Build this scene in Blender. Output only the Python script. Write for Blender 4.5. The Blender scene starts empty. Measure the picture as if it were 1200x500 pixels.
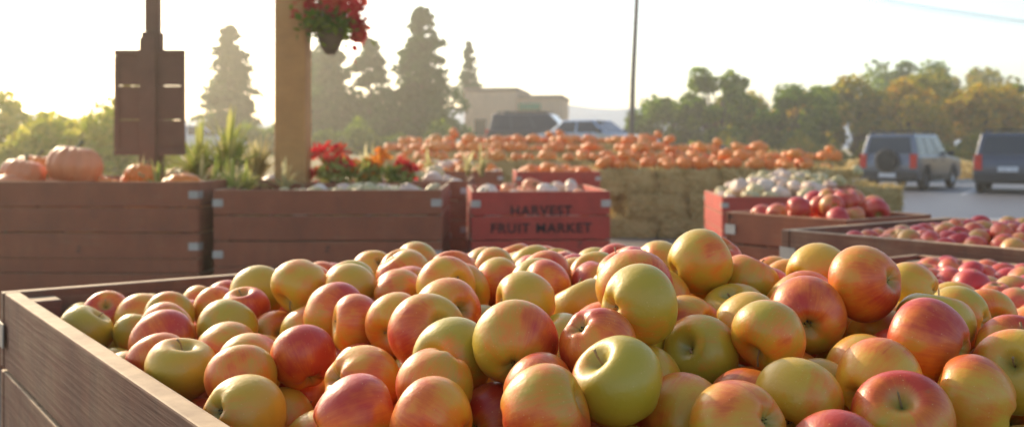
import bpy, bmesh, math, random
import numpy as np
from mathutils import Vector, Matrix
R=math.radians
rng=np.random.default_rng(7); random.seed(7)
S=bpy.context.scene
COL=S.collection
S.view_settings.view_transform='Standard'
S.view_settings.look='None'; S.view_settings.exposure=0

# ------------------------------------------------------------ helpers
def link(o,parent=None):
    COL.objects.link(o)
    if parent is not None: o.parent=parent
    return o
def empty(name,loc=(0,0,0),rz=0.0,parent=None):
    e=bpy.data.objects.new(name,None); e.location=loc; e.rotation_euler=(0,0,rz); e.empty_display_size=.1
    return link(e,parent)
def mesh_obj(name,verts,faces,mats=None,mi=None,smooth=False,parent=None,loc=(0,0,0),rz=0.0,bevel=0,seg=2):
    me=bpy.data.meshes.new(name)
    me.from_pydata([tuple(v) for v in verts],[],[tuple(int(i) for i in f) for f in faces])
    for m in (mats or []): me.materials.append(m)
    if mi is not None: me.polygons.foreach_set('material_index',np.array(mi,dtype=np.int32))
    if smooth: me.polygons.foreach_set('use_smooth',np.ones(len(me.polygons),dtype=bool))
    me.update()
    o=bpy.data.objects.new(name,me); o.location=loc; o.rotation_euler=(0,0,rz)
    if bevel:
        b=o.modifiers.new('b','BEVEL'); b.width=bevel; b.segments=seg; b.limit_method='ANGLE'
        if smooth: b.harden_normals=True
    return link(o,parent)
class MB:
    def __init__(s): s.v=[]; s.f=[]; s.m=[]
    def add(s,v,f,m=0):
        n=len(s.v); s.v+= [tuple(p) for p in v]; s.f+=[tuple(i+n for i in q) for q in f]; s.m+=[m]*len(f)
    def box(s,a,b,m=0):
        x0,y0,z0=a;x1,y1,z1=b
        s.add([(x0,y0,z0),(x1,y0,z0),(x1,y1,z0),(x0,y1,z0),(x0,y0,z1),(x1,y0,z1),(x1,y1,z1),(x0,y1,z1)],
              [(0,3,2,1),(4,5,6,7),(0,1,5,4),(1,2,6,5),(2,3,7,6),(3,0,4,7)],m)
    def tube(s,pts,rads,n=8,m=0,cap=True):
        pts=[Vector(p) for p in pts]; base=len(s.v); k=len(pts)
        for i,p in enumerate(pts):
            d=(pts[min(i+1,k-1)]-pts[max(i-1,0)]).normalized()
            a=d.cross(Vector((0,0,1)));
            if a.length<.05: a=d.cross(Vector((1,0,0)))
            a.normalize(); b=d.cross(a)
            for j in range(n):
                t=2*math.pi*j/n
                s.v.append(tuple(p+(a*math.cos(t)+b*math.sin(t))*rads[i]))
        for i in range(k-1):
            for j in range(n):
                s.f.append((base+i*n+j,base+i*n+(j+1)%n,base+(i+1)*n+(j+1)%n,base+(i+1)*n+j)); s.m.append(m)
        if cap:
            s.f.append(tuple(base+j for j in range(n))[::-1]); s.m.append(m)
            s.f.append(tuple(base+(k-1)*n+j for j in range(n))); s.m.append(m)
    def obj(s,name,mats,**k): return mesh_obj(name,s.v,s.f,mats,s.m,**k)

# ------------------------------------------------------------ materials
def newmat(name):
    m=bpy.data.materials.new(name); m.use_nodes=True
    nt=m.node_tree; p=nt.nodes['Principled BSDF']; return m,nt,p
def N(nt,t,**k):
    n=nt.nodes.new(t)
    for a,b in k.items(): setattr(n,a,b)
    return n
def ramp(nt,fac,stops):
    r=N(nt,'ShaderNodeValToRGB'); e=r.color_ramp.elements
    while len(e)<len(stops): e.new(.5)
    for i,(p,c) in enumerate(stops): e[i].position=p; e[i].color=(*c,1)
    nt.links.new(fac,r.inputs[0]); return r.outputs[0]
def mix(nt,fac,a,b,mode='MIX'):
    m=N(nt,'ShaderNodeMix',data_type='RGBA',blend_type=mode)
    for s,v in ((m.inputs['Factor'],fac),(m.inputs['A'],a),(m.inputs['B'],b)):
        if isinstance(v,(int,float)): s.default_value=v
        elif isinstance(v,tuple): s.default_value=(*v,1) if len(v)==3 else v
        else: nt.links.new(v,s)
    return m.outputs['Result']
def math_(nt,op,a,b=0.0,c=0.0,clamp=False):
    m=N(nt,'ShaderNodeMath',operation=op,use_clamp=clamp)
    for i,v in enumerate((a,b,c)):
        if isinstance(v,(int,float)): m.inputs[i].default_value=v
        else: nt.links.new(v,m.inputs[i])
    return m.outputs[0]
def noise(nt,vec,scale,detail=3,rough=.5,w=None,dist=0.0):
    n=N(nt,'ShaderNodeTexNoise')
    if w is not None: n.noise_dimensions='4D'; nt.links.new(w,n.inputs['W'])
    if vec is not None: nt.links.new(vec,n.inputs['Vector'])
    n.inputs['Scale'].default_value=scale; n.inputs['Detail'].default_value=detail; n.inputs['Roughness'].default_value=rough
    n.inputs['Distortion'].default_value=dist
    return n.outputs[0]
def mapping(nt,vec,sc):
    m=N(nt,'ShaderNodeMapping'); m.inputs['Scale'].default_value=sc; nt.links.new(vec,m.inputs[0]); return m.outputs[0]
def bump(nt,p,h,strength=.3,dist=.01):
    b=N(nt,'ShaderNodeBump'); b.inputs['Strength'].default_value=strength; b.inputs['Distance'].default_value=dist
    nt.links.new(h,b.inputs['Height']); nt.links.new(b.outputs[0],p.inputs['Normal'])
def simple(name,col,rough=.5,metal=0,spread=.25,scale=6):
    m,nt,p=newmat(name); tc=N(nt,'ShaderNodeTexCoord')
    n=noise(nt,tc.outputs['Object'],scale,4)
    c=ramp(nt,n,[(.3,tuple(x*(1-spread) for x in col)),(.7,tuple(min(1,x*(1+spread)) for x in col))])
    nt.links.new(c,p.inputs['Base Color']); p.inputs['Roughness'].default_value=rough; p.inputs['Metallic'].default_value=metal
    return m

def wood_mat(name,paint,bare,wear=.5,top=True,grime=.0):
    m,nt,p=newmat(name); tc=N(nt,'ShaderNodeTexCoord'); o=tc.outputs['Object']
    g=noise(nt,mapping(nt,o,(1.5,1.5,45)),3,6,.6,dist=.3)
    big=noise(nt,o,3.5,5,.65)
    fine=noise(nt,mapping(nt,o,(6,6,160)),2,3)
    f=math_(nt,'ADD',math_(nt,'MULTIPLY',g,.5),math_(nt,'MULTIPLY',big,.6))
    w=ramp(nt,f,[(wear-.02,(0,0,0)),(wear+.16,(1,1,1))])
    dark=tuple(x*.55 for x in paint)
    pc=mix(nt,big,dark,tuple(min(1,x*1.4) for x in paint))
    bc=mix(nt,g,tuple(x*.6 for x in bare),bare)
    c=mix(nt,math_(nt,'MULTIPLY',w,.55),pc,bc)
    c=mix(nt,math_(nt,'MULTIPLY',fine,.3),c,(.05,.03,.02))
    if grime:
        gr=ramp(nt,noise(nt,mapping(nt,o,(5,5,2)),2.2,7,.7),[(.45,(0,0,0)),(.7,(1,1,1))])
        c=mix(nt,math_(nt,'MULTIPLY',gr,grime),c,(.06,.04,.03))
        kn=N(nt,'ShaderNodeTexVoronoi'); nt.links.new(mapping(nt,o,(3,3,7)),kn.inputs['Vector']); kn.inputs['Scale'].default_value=1.6
        c=mix(nt,math_(nt,'LESS_THAN',kn.outputs['Distance'],.07),c,(.07,.04,.025))
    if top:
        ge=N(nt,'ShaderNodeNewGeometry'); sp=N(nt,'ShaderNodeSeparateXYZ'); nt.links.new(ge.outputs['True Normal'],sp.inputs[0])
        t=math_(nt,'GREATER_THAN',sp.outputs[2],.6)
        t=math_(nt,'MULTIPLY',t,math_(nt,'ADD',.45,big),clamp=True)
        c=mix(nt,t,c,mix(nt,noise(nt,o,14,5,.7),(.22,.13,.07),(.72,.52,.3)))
    nt.links.new(c,p.inputs['Base Color'])
    p.inputs['Roughness'].default_value=.75
    bump(nt,p,g,.5,.004)
    return m

def apple_mat(name,green,yellow,orange,red,shift,sss=.1):
    m,nt,p=newmat(name); tc=N(nt,'ShaderNodeTexCoord'); o=tc.outputs['Object']
    oi=N(nt,'ShaderNodeObjectInfo'); rnd=oi.outputs['Random']
    w=math_(nt,'MULTIPLY',rnd,60.0)
    sp=N(nt,'ShaderNodeSeparateXYZ'); nt.links.new(o,sp.inputs[0])
    x,y,z=sp.outputs
    low=noise(nt,o,1.1,2,.5,w)
    mid=noise(nt,o,4,4,.6,w)
    ph=math_(nt,'ARCTAN2',y,x)
    cb=N(nt,'ShaderNodeCombineXYZ'); nt.links.new(math_(nt,'COSINE',ph),cb.inputs[0]); nt.links.new(math_(nt,'SINE',ph),cb.inputs[1]); nt.links.new(math_(nt,'MULTIPLY',z,.12),cb.inputs[2])
    streak=noise(nt,cb.outputs[0],13,4,.65,w)
    b=math_(nt,'MULTIPLY',x,.36)
    b=math_(nt,'ADD',b,math_(nt,'MULTIPLY',math_(nt,'SUBTRACT',low,.5),1.7))
    b=math_(nt,'ADD',b,math_(nt,'MULTIPLY',math_(nt,'SUBTRACT',streak,.5),.6))
    b=math_(nt,'ADD',b,math_(nt,'MULTIPLY',math_(nt,'SUBTRACT',mid,.5),.4))
    r2=math_(nt,'FRACT',math_(nt,'MULTIPLY',rnd,17.31))
    b=math_(nt,'ADD',b,math_(nt,'MULTIPLY',math_(nt,'SUBTRACT',r2,.5),.8))
    b=math_(nt,'ADD',b,shift)
    ground=mix(nt,math_(nt,'FRACT',math_(nt,'MULTIPLY',rnd,7.7)),green,yellow)
    c=mix(nt,ramp(nt,b,[(.12,(0,0,0)),(.58,(1,1,1))]),ground,orange)
    c=mix(nt,ramp(nt,b,[(.48,(0,0,0)),(1.0,(1,1,1))]),c,red)
    rr=math_(nt,'SQRT',math_(nt,'ADD',math_(nt,'MULTIPLY',x,x),math_(nt,'MULTIPLY',y,y)))
    cav=math_(nt,'SUBTRACT',1.0,math_(nt,'MULTIPLY',math_(nt,'ADD',rr,math_(nt,'MULTIPLY',streak,.25)),2.0),clamp=True)
    c=mix(nt,math_(nt,'MULTIPLY',cav,1.6,clamp=True),c,(.36,.3,.06))
    vo=N(nt,'ShaderNodeTexVoronoi'); nt.links.new(o,vo.inputs['Vector']); vo.inputs['Scale'].default_value=7.5; vo.inputs['Randomness'].default_value=1
    d=math_(nt,'LESS_THAN',vo.outputs['Distance'],.085)
    c=mix(nt,math_(nt,'MULTIPLY',d,.5),c,(.8,.58,.22))
    sc=ramp(nt,noise(nt,o,2.3,8,.75,w),[(.66,(0,0,0)),(.72,(1,1,1))])
    c=mix(nt,math_(nt,'MULTIPLY',sc,.5),c,(.28,.16,.06))
    nt.links.new(c,p.inputs['Base Color'])
    ro=math_(nt,'ADD',.25,math_(nt,'MULTIPLY',mid,.3)); nt.links.new(ro,p.inputs['Roughness'])
    p.inputs['Coat Weight'].default_value=.1; p.inputs['Coat Roughness'].default_value=.12
    if sss:
        p.inputs['Subsurface Weight'].default_value=sss; p.inputs['Subsurface Radius'].default_value=(1,.45,.15); p.inputs['Subsurface Scale'].default_value=.12
    bump(nt,p,noise(nt,o,9,3),.05,.05)
    return m
M_apple=apple_mat('apple_skin',(.44,.33,.022),(.66,.37,.025),(.74,.20,.015),(.50,.042,.012),.39)
M_appler=apple_mat('red_apple_skin',(.55,.3,.06),(.6,.3,.07),(.66,.13,.05),(.52,.04,.03),.72,0)
M_stem=simple('apple_stem',(.28,.17,.07),.8)
M_calyx=simple('apple_calyx',(.07,.045,.025),.9)

def leaf_mat(name,cols,trans=.45,sc=.5):
    m,nt,p=newmat(name); nt.nodes.remove(p); out=nt.nodes['Material Output']
    ge=N(nt,'ShaderNodeNewGeometry')
    n=noise(nt,ge.outputs['Position'],sc,3)
    f=math_(nt,'ADD',math_(nt,'MULTIPLY',ge.outputs['Random Per Island'],.5),math_(nt,'MULTIPLY',n,.6))
    k=len(cols); c=ramp(nt,f,[(.2+.6*i/max(1,k-1),cc) for i,cc in enumerate(cols)])
    d=N(nt,'ShaderNodeBsdfDiffuse'); t=N(nt,'ShaderNodeBsdfTranslucent'); mx=N(nt,'ShaderNodeMixShader')
    nt.links.new(c,d.inputs[0]); nt.links.new(c,t.inputs[0]); mx.inputs[0].default_value=trans
    nt.links.new(d.outputs[0],mx.inputs[1]); nt.links.new(t.outputs[0],mx.inputs[2]); nt.links.new(mx.outputs[0],out.inputs[0])
    return m
M_conifer=leaf_mat('conifer_needles',[(.02,.08,.015),(.045,.14,.025),(.09,.19,.04)],.4)
M_conifer2=leaf_mat('conifer_needles_blue',[(.03,.09,.035),(.06,.15,.06),(.1,.19,.08)],.4)
M_green=leaf_mat('green_leaves',[(.05,.12,.008),(.12,.22,.015),(.24,.32,.02)],.6)
M_yellow=leaf_mat('autumn_leaves',[(.25,.23,.01),(.5,.38,.015),(.7,.4,.02)],.6)
M_olive=leaf_mat('olive_leaves',[(.11,.17,.01),(.3,.3,.015),(.5,.34,.02)],.6)
M_vine=leaf_mat('vine_leaves',[(.22,.3,.02),(.45,.46,.04),(.65,.55,.08)],.6)
M_red=leaf_mat('red_petals',[(.5,.01,.02),(.65,.03,.04),(.6,.12,.05)],.4,4)
M_orange=leaf_mat('orange_petals',[(.7,.2,.02),(.75,.32,.04),(.7,.1,.03)],.4,4)
M_plant=leaf_mat('plant_leaves',[(.18,.28,.05),(.38,.42,.1),(.6,.55,.2)],.5,4)
M_husk=leaf_mat('corn_husk',[(.4,.33,.14),(.55,.5,.24),(.7,.62,.35)],.5,4)
M_straw_str=leaf_mat('straw_strands',[(.42,.29,.1),(.6,.45,.18),(.75,.58,.28)],.3,6)
M_bark=simple('bark',(.09,.06,.04),.9)
M_binbrown=wood_mat('bin_wood_brown',(.34,.095,.038),(.44,.24,.12),.62,grime=.3)
M_binred=wood_mat('bin_wood_red',(.55,.065,.04),(.45,.2,.12),.75,grime=.2)
M_binfront=wood_mat('bin_wood_weathered',(.21,.078,.04),(.38,.25,.14),.5,grime=.5)
M_post=wood_mat('post_wood',(.6,.3,.09),(.62,.38,.15),.6,False)
M_signwood=wood_mat('sign_wood',(.2,.1,.055),(.28,.17,.1),.7,False)
M_metal=simple('galvanised_metal',(.45,.41,.35),.5,.3)
M_stencil=simple('stencil_ink',(.045,.018,.018),.8,0,.4,30)

# ------------------------------------------------------------ terrain
def ss(x,a,b):
    t=np.clip((x-a)/(b-a),0,1); return t*t*(3-2*t)
def H(x,y):
    return .92*ss(y,17,37)*(1-ss(x,3.9,6.2))+0.0
def grid_axis(lo,hi,fine_lo,fine_hi,step):
    a=list(np.arange(fine_lo,fine_hi+1e-6,step)); s=step; x=fine_hi
    while x<hi: s*=1.35; x+=s; a.append(min(x,hi))
    s=step; x=fine_lo; l=[]
    while x>lo: s*=1.35; x-=s; l.append(max(x,lo))
    return np.array(l[::-1]+a)
xs=grid_axis(-1500,1500,-20,24,.5); ys=grid_axis(-200,2200,-3,50,.6)
X,Y=np.meshgrid(xs,ys); Z=H(X,Y)
V=np.stack([X.ravel(),Y.ravel(),Z.ravel()],1); nx=len(xs); ny=len(ys)
F=[(j*nx+i,j*nx+i+1,(j+1)*nx+i+1,(j+1)*nx+i) for j in range(ny-1) for i in range(nx-1)]
m,nt,p=newmat('ground_gravel_grass'); ge=N(nt,'ShaderNodeNewGeometry'); P=ge.outputs['Position']
spx=N(nt,'ShaderNodeSeparateXYZ'); nt.links.new(P,spx.inputs[0])
n1=noise(nt,P,.4,5); n2=noise(nt,P,25,4,.7)
dirt=mix(nt,n2,(.1,.08,.065),(.26,.21,.17))
grass=mix(nt,noise(nt,P,1.5,6,.7),(.18,.14,.05),(.42,.32,.13))
gf=math_(nt,'MULTIPLY',math_(nt,'SUBTRACT',spx.outputs[1],math_(nt,'SUBTRACT',24.0,math_(nt,'MULTIPLY',n1,4.0))),.5,clamp=True)
nt.links.new(mix(nt,gf,dirt,grass),p.inputs['Base Color']); p.inputs['Roughness'].default_value=.95; bump(nt,p,n2,.5,.02)
mesh_obj('ground',V,F,[m],smooth=True)
m,nt,p=newmat('asphalt'); ge=N(nt,'ShaderNodeNewGeometry'); P=ge.outputs['Position']
a=noise(nt,P,.35,5,.6); b=noise(nt,P,60,3,.7); cst=noise(nt,mapping(nt,P,(.15,1.2,1)),1.2,4)
c=mix(nt,b,(.07,.072,.08),(.17,.17,.18)); c=mix(nt,math_(nt,'MULTIPLY',a,.6),c,(.17,.165,.165)); c=mix(nt,math_(nt,'MULTIPLY',cst,.35),c,(.08,.08,.09))
nt.links.new(c,p.inputs['Base Color']); p.inputs['Roughness'].default_value=.5; bump(nt,p,b,.3,.01)
mesh_obj('road',[(6.2,13,.004),(160,13,.004),(160,37.5,.004),(9.3,37.5,.004)],[(0,1,2,3)],[m])
M_paint=simple('road_paint',(.75,.74,.7),.6,0,.15,3)
q=MB()
for i in range(9):
    x=9.8+i*2.9; q.add([(x,28.2,.008),(x+.12,28.2,.008),(x+3.6,34.2,.008),(x+3.48,34.2,.008)],[(0,1,2,3)])
q.add([(7.0,18.4,.008),(150,18.4,.008),(150,18.55,.008),(7.0,18.55,.008)],[(0,1,2,3)])
q.obj('road_marking',[M_paint])
q=MB(); q.box((9.2,37.5,-.05),(160,37.68,.13)); q.obj('kerb',[simple('concrete',(.4,.39,.36),.85)],bevel=.02)

def hill(name,y,x0,x1,base,amp,seed,col):
    r=np.random.default_rng(seed); n=90; v=[];f=[]
    xs_=np.linspace(x0,x1,n); ph=r.uniform(0,6,6)
    h=base+amp*(.5*np.sin(xs_/190+ph[0])+.3*np.sin(xs_/83+ph[1])+.14*np.sin(xs_/37+ph[2])+.06*np.sin(xs_/15+ph[3]))
    for k,(dy,hz) in enumerate([(0,0),(90,.45),(190,.8),(300,1),(520,.7)]):
        for i in range(n): v.append((xs_[i],y+dy+20*math.sin(i*.7+k),h[i]*hz*(1+.06*math.sin(i*1.3+k*2)) if k else -1))
    for k in range(4):
        for i in range(n-1): f.append((k*n+i,k*n+i+1,(k+1)*n+i+1,(k+1)*n+i))
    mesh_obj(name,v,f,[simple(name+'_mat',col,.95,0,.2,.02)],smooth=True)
hill('hills',900,-900,1500,40,14,3,(.32,.4,.45))  # pale bluish base colour has the distance haze painted in

# ------------------------------------------------------------ foliage
def quads(cent,size,r,flat=0.0,aspect=1.5):
    n=len(cent); a=r.normal(size=(n,3)); a/=np.linalg.norm(a,axis=1)[:,None]
    b=r.normal(size=(n,3)); b[:,2]*=(1-flat); b-= (b*a).sum(1)[:,None]*a; b/=np.linalg.norm(b,axis=1)[:,None]
    s=size*r.uniform(.6,1.4,n)[:,None]
    A=a*s*aspect*.5; B=b*s*.5
    v=np.stack([cent-A,cent+B*.9,cent+A,cent-B],1).reshape(-1,3)
    f=np.arange(4*n).reshape(-1,4); return v,f
def join_tree(name,loc,trunk,v,f,leafmat):
    nb=len(trunk.v); vs=np.concatenate([np.array(trunk.v).reshape(-1,3),v]); fs=list(trunk.f)+[tuple(q) for q in (f+nb)]
    mi=[0]*len(trunk.f)+[1]*len(f)
    return mesh_obj(name,vs,fs,[M_bark,leafmat],mi,loc=loc)
def conifer(name,x,y,h,rad,seed,mat=None,n=9000,leaf=.2,bare=.05,sparse=1.0,pw=.62):
    r=np.random.default_rng(seed); t=MB(); z0=float(H(np.array(x),np.array(y)))
    t.tube([(0,0,-.2),(0,0,h*.5),(0,0,h)],[h*.022,h*.013,.02],8)
    cs=[]; nb=int(h*22*sparse); per=max(8,n//nb)
    ph=r.uniform(0,6,3)
    for w in range(nb):
        tt=r.uniform(0,1)**1.15; z=h*(bare+(1-bare)*tt); a=r.uniform(0,2*math.pi)
        side=.86+.16*math.sin(a*2+ph[0]+tt*5)+.1*math.sin(tt*17+ph[1]+a)
        L=(rad*(1-tt)**pw*side+.1)*r.uniform(.6,1.12)
        if tt<.08: L*=.75
        dx,dy=math.cos(a),math.sin(a); up=.1*L*tt*2
        if w%3==0: t.tube([(0,0,z),(dx*L*.5,dy*L*.5,z-.05*L),(dx*L*.95,dy*L*.95,z-.22*L)],[.04,.025,.008],4,cap=False)
        s=r.uniform(.1,1,per)**.7
        pts=np.stack([dx*L*s,dy*L*s,z-.25*L*s**1.6+.05*L+up*s],1)
        wd=.16*L*(1.2-s)[:,None]+.07
        cs.append(pts+r.normal(size=(per,3))*wd*np.array([1,1,.55]))
    c=np.concatenate(cs); v,f=quads(c,leaf,r,.2,1.8)
    return join_tree(name,(x,y,z0),t,v,f,mat or M_conifer)
def broad(name,x,y,h,rad,seed,mat,n=6000,leaf=.22,trunk_h=.3,clumps=34,squash=1.0):
    r=np.random.default_rng(seed); t=MB(); z0=float(H(np.array(x),np.array(y)))
    hz=h*(1-trunk_h)/2; cz=h-hz
    t.tube([(0,0,-.2),(.1,0,h*trunk_h),(0,.1,cz)],[h*.03,h*.022,h*.012],8)
    cs=[]; per=n//clumps
    for k in range(clumps):
        d=r.normal(size=3); d/=np.linalg.norm(d); q=r.uniform(.35,1)**.5*.9
        c=np.array([d[0]*rad*q,d[1]*rad*q,cz+d[2]*hz*q*squash])
        cr=rad*r.uniform(.12,.34)
        t.tube([(0,0,h*trunk_h*r.uniform(.8,1.4)),tuple(c*np.array([.5,.5,.85])),tuple(c)],[h*.012,h*.007,.01],5,cap=False)
        e=r.normal(size=(per,3)); e/=np.linalg.norm(e,axis=1)[:,None]; e*=cr*r.uniform(.3,1.25,per)[:,None]**.6
        e[:,2]*=.9; cs.append(c+e)
    v,f=quads(np.concatenate(cs),leaf,r)
    return join_tree(name,(x,y,z0),t,v,f,mat)
conifer('conifer_tree',-17.6,62,7.9,2.9,1,n=10000)
conifer('conifer_tree',-11.0,60,7.4,2.8,2,n=9000)
conifer('conifer_tree',-12.8,63,6.4,2.8,12,n=8000)
conifer('conifer_tree',-8.7,61,6.9,2.8,13,n=8000)
conifer('conifer_tree',-5.2,58,8.5,3.2,3,n=13000)
conifer('conifer_tree',-3.2,74,8.2,1.0,4,M_conifer2,n=1800,bare=.45)
spec=[(9.3,62,4.6,2.4,M_green),(12.3,60,6.4,2.3,M_green),(14.8,64,4.8,2.5,M_olive),(17.3,60,5.2,2.5,M_green),(19.6,66,5.2,2.6,M_yellow),
(21.6,62,5.7,2.7,M_olive),(24.0,60,5.4,2.6,M_yellow),(26.4,64,6.0,2.8,M_olive),(28.6,60,5.2,2.7,M_yellow),(31.0,63,5.4,2.8,M_green),(33.6,60,5.2,2.7,M_yellow),(36.9,63,5.6,3.0,M_olive)]
for i,(x,y,h,rd,mt) in enumerate(spec):
    broad('orchard_tree',x,y,h,rd,40+i,mt,n=5600,trunk_h=.08)
broad('background_tree',36,90,9.6,4.2,90,M_green,n=6000,leaf=.3,trunk_h=.2)
broad('background_tree',43,92,8.8,4.2,91,M_olive,n=5000,leaf=.3,trunk_h=.2)
def mass(name,x0,x1,y,hh,depth,mat,n,leaf,seed):
    r=np.random.default_rng(seed); c=np.zeros((n,3)); c[:,0]=r.uniform(x0,x1,n); c[:,1]=y+r.uniform(-depth,depth,n)
    top=hh*(.65+.2*np.sin(c[:,0]*1.3+seed)+.15*np.sin(c[:,0]*3.1+1)); c[:,2]=top*r.uniform(0,1,n)**.7*(1-.3*np.abs((c[:,1]-y)/depth))
    v,f=quads(c,leaf,r); z0=float(H(np.array((x0+x1)/2),np.array(y)))
    mesh_obj(name,v,f,[mat],loc=(0,0,z0))
mass('hedge',8,40,57,2.4,1.2,M_olive,14000,.22,5)
mass('hedge',-20,-3,52,2.0,1.2,M_green,8000,.22,6)
mass('tall_dry_grass',9.4,60,41,.9,2.0,M_straw_str,13000,.2,8)
mass('vine_row',-22,-8.6,25,2.5,1.0,M_vine,14000,.16,9)
mass('vine_row',-26,-11.5,31,2.9,1.0,M_vine,12000,.18,10)

# ------------------------------------------------------------ building
bd=empty('commercial_building',(-.1,68,.92),R(-8))
M_stucco=simple('beige_stucco',(.62,.44,.3),.9,0,.1,1.5); M_roof=simple('roof_trim',(.3,.23,.19),.8); M_glass=simple('dark_glass',(.03,.035,.045),.15)
M_white=simple('white_trim',(.7,.68,.64),.7,0,.1); M_greensign=simple('green_sign_paint',(.02,.22,.12),.6)
q=MB(); q.box((-3.2,0,0),(0.4,7,4.3)); q.box((.404,.6,0),(3.4,7,3.8)); q.obj('walls',[M_stucco],parent=bd,bevel=.05)
q=MB(); q.box((-3.3,-.1,4.3),(.5,7.1,4.48)); q.box((.503,.5,3.8),(3.5,7.1,3.98)); q.obj('roof',[M_roof],parent=bd)
q=MB()
for x in (-2.5,-1.3): q.box((x,-.03,1.2),(x+.8,-.003,2.3))
for x in (1.0,2.3): q.box((x,.57,1.1),(x+.9,.597,2.2))
q.obj('windows',[M_glass],parent=bd)
q=MB(); q.box((-.35,-.03,0),(.2,-.003,2.1)); q.obj('door',[M_roof],parent=bd)
q=MB(); q.box((.5,.45,2.95),(2.0,.56,3.4)); q.obj('shop_sign',[M_greensign],parent=bd)
bd=empty('farm_shed',(-15.4,66,.92),R(6)); q=MB(); q.box((0,0,0),(2.6,4,3.2)); q.obj('walls',[M_white],parent=bd)
q=MB(); q.add([(-.15,-.2,3.2),(2.75,-.2,3.2),(2.75,4.2,3.2),(-.15,4.2,3.2),(1.3,-.2,4.1),(1.3,4.2,4.1)],[(0,1,4),(2,3,5),(0,4,5,3),(1,2,5,4),(0,3,2,1)]); q.obj('roof',[M_roof],parent=bd)
q=MB(); q.box((.4,-.03,0),(1.3,-.003,2.1)); q.box((1.6,-.03,1),(2.2,-.003,1.7)); q.obj('door_and_window',[M_glass],parent=bd)

q=MB(); q.tube([(4.75,40,-.2),(4.86,40,4),(5.12,40,9.5)],[.12,.105,.085],12); q.box((4.3,39.93,8.9),(5.9,40.03,9.02))
q.obj('utility_pole',[simple('pole_wood',(.1,.085,.075),.85)])
q=MB()
for k,(xx,zz) in enumerate([(4.4,9.05),(5.1,9.1),(5.8,9.05)]):
    pts=[(xx+(70)*t,40+30*t,zz-6*t*(1-t)*1.6+t*1.0) for t in np.linspace(0,1,16)]
    q.tube(pts,[.012]*16,4,cap=False)
q.obj('overhead_wires',[simple('wire',(.08,.08,.08),.6)])

# ------------------------------------------------------------ vehicles
def paint_mat(name,col,metal=.4,rough=.3):
    m,nt,p=newmat(name); tc=N(nt,'ShaderNodeTexCoord'); n=noise(nt,tc.outputs['Object'],1.3,5,.6)
    sp=N(nt,'ShaderNodeSeparateXYZ'); nt.links.new(tc.outputs['Object'],sp.inputs[0])
    dust=math_(nt,'MULTIPLY',math_(nt,'SUBTRACT',.9,sp.outputs[2]),math_(nt,'MULTIPLY',n,.9),clamp=True)
    nt.links.new(mix(nt,dust,col,(.22,.19,.16)),p.inputs['Base Color'])
    nt.links.new(math_(nt,'ADD',rough,math_(nt,'MULTIPLY',dust,.5)),p.inputs['Roughness'])
    p.inputs['Metallic'].default_value=metal; p.inputs['Coat Weight'].default_value=.6; p.inputs['Coat Roughness'].default_value=.08; return m
M_tire=simple('tyre_rubber',(.02,.02,.02),.8); M_rim=simple('alloy_rim',(.45,.45,.46),.35,.8); M_trim=simple('black_trim',(.03,.03,.032),.5)
M_tail=simple('tail_lamp',(.6,.02,.02),.2); M_head=simple('head_lamp',(.75,.75,.72),.15); M_plate=simple('licence_plate',(.65,.66,.68),.5)
m,nt,p=newmat('car_glass'); p.inputs['Base Color'].default_value=(.02,.025,.03,1); p.inputs['Roughness'].default_value=.06; p.inputs['Coat Weight'].default_value=.5; M_cglass=m
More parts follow.
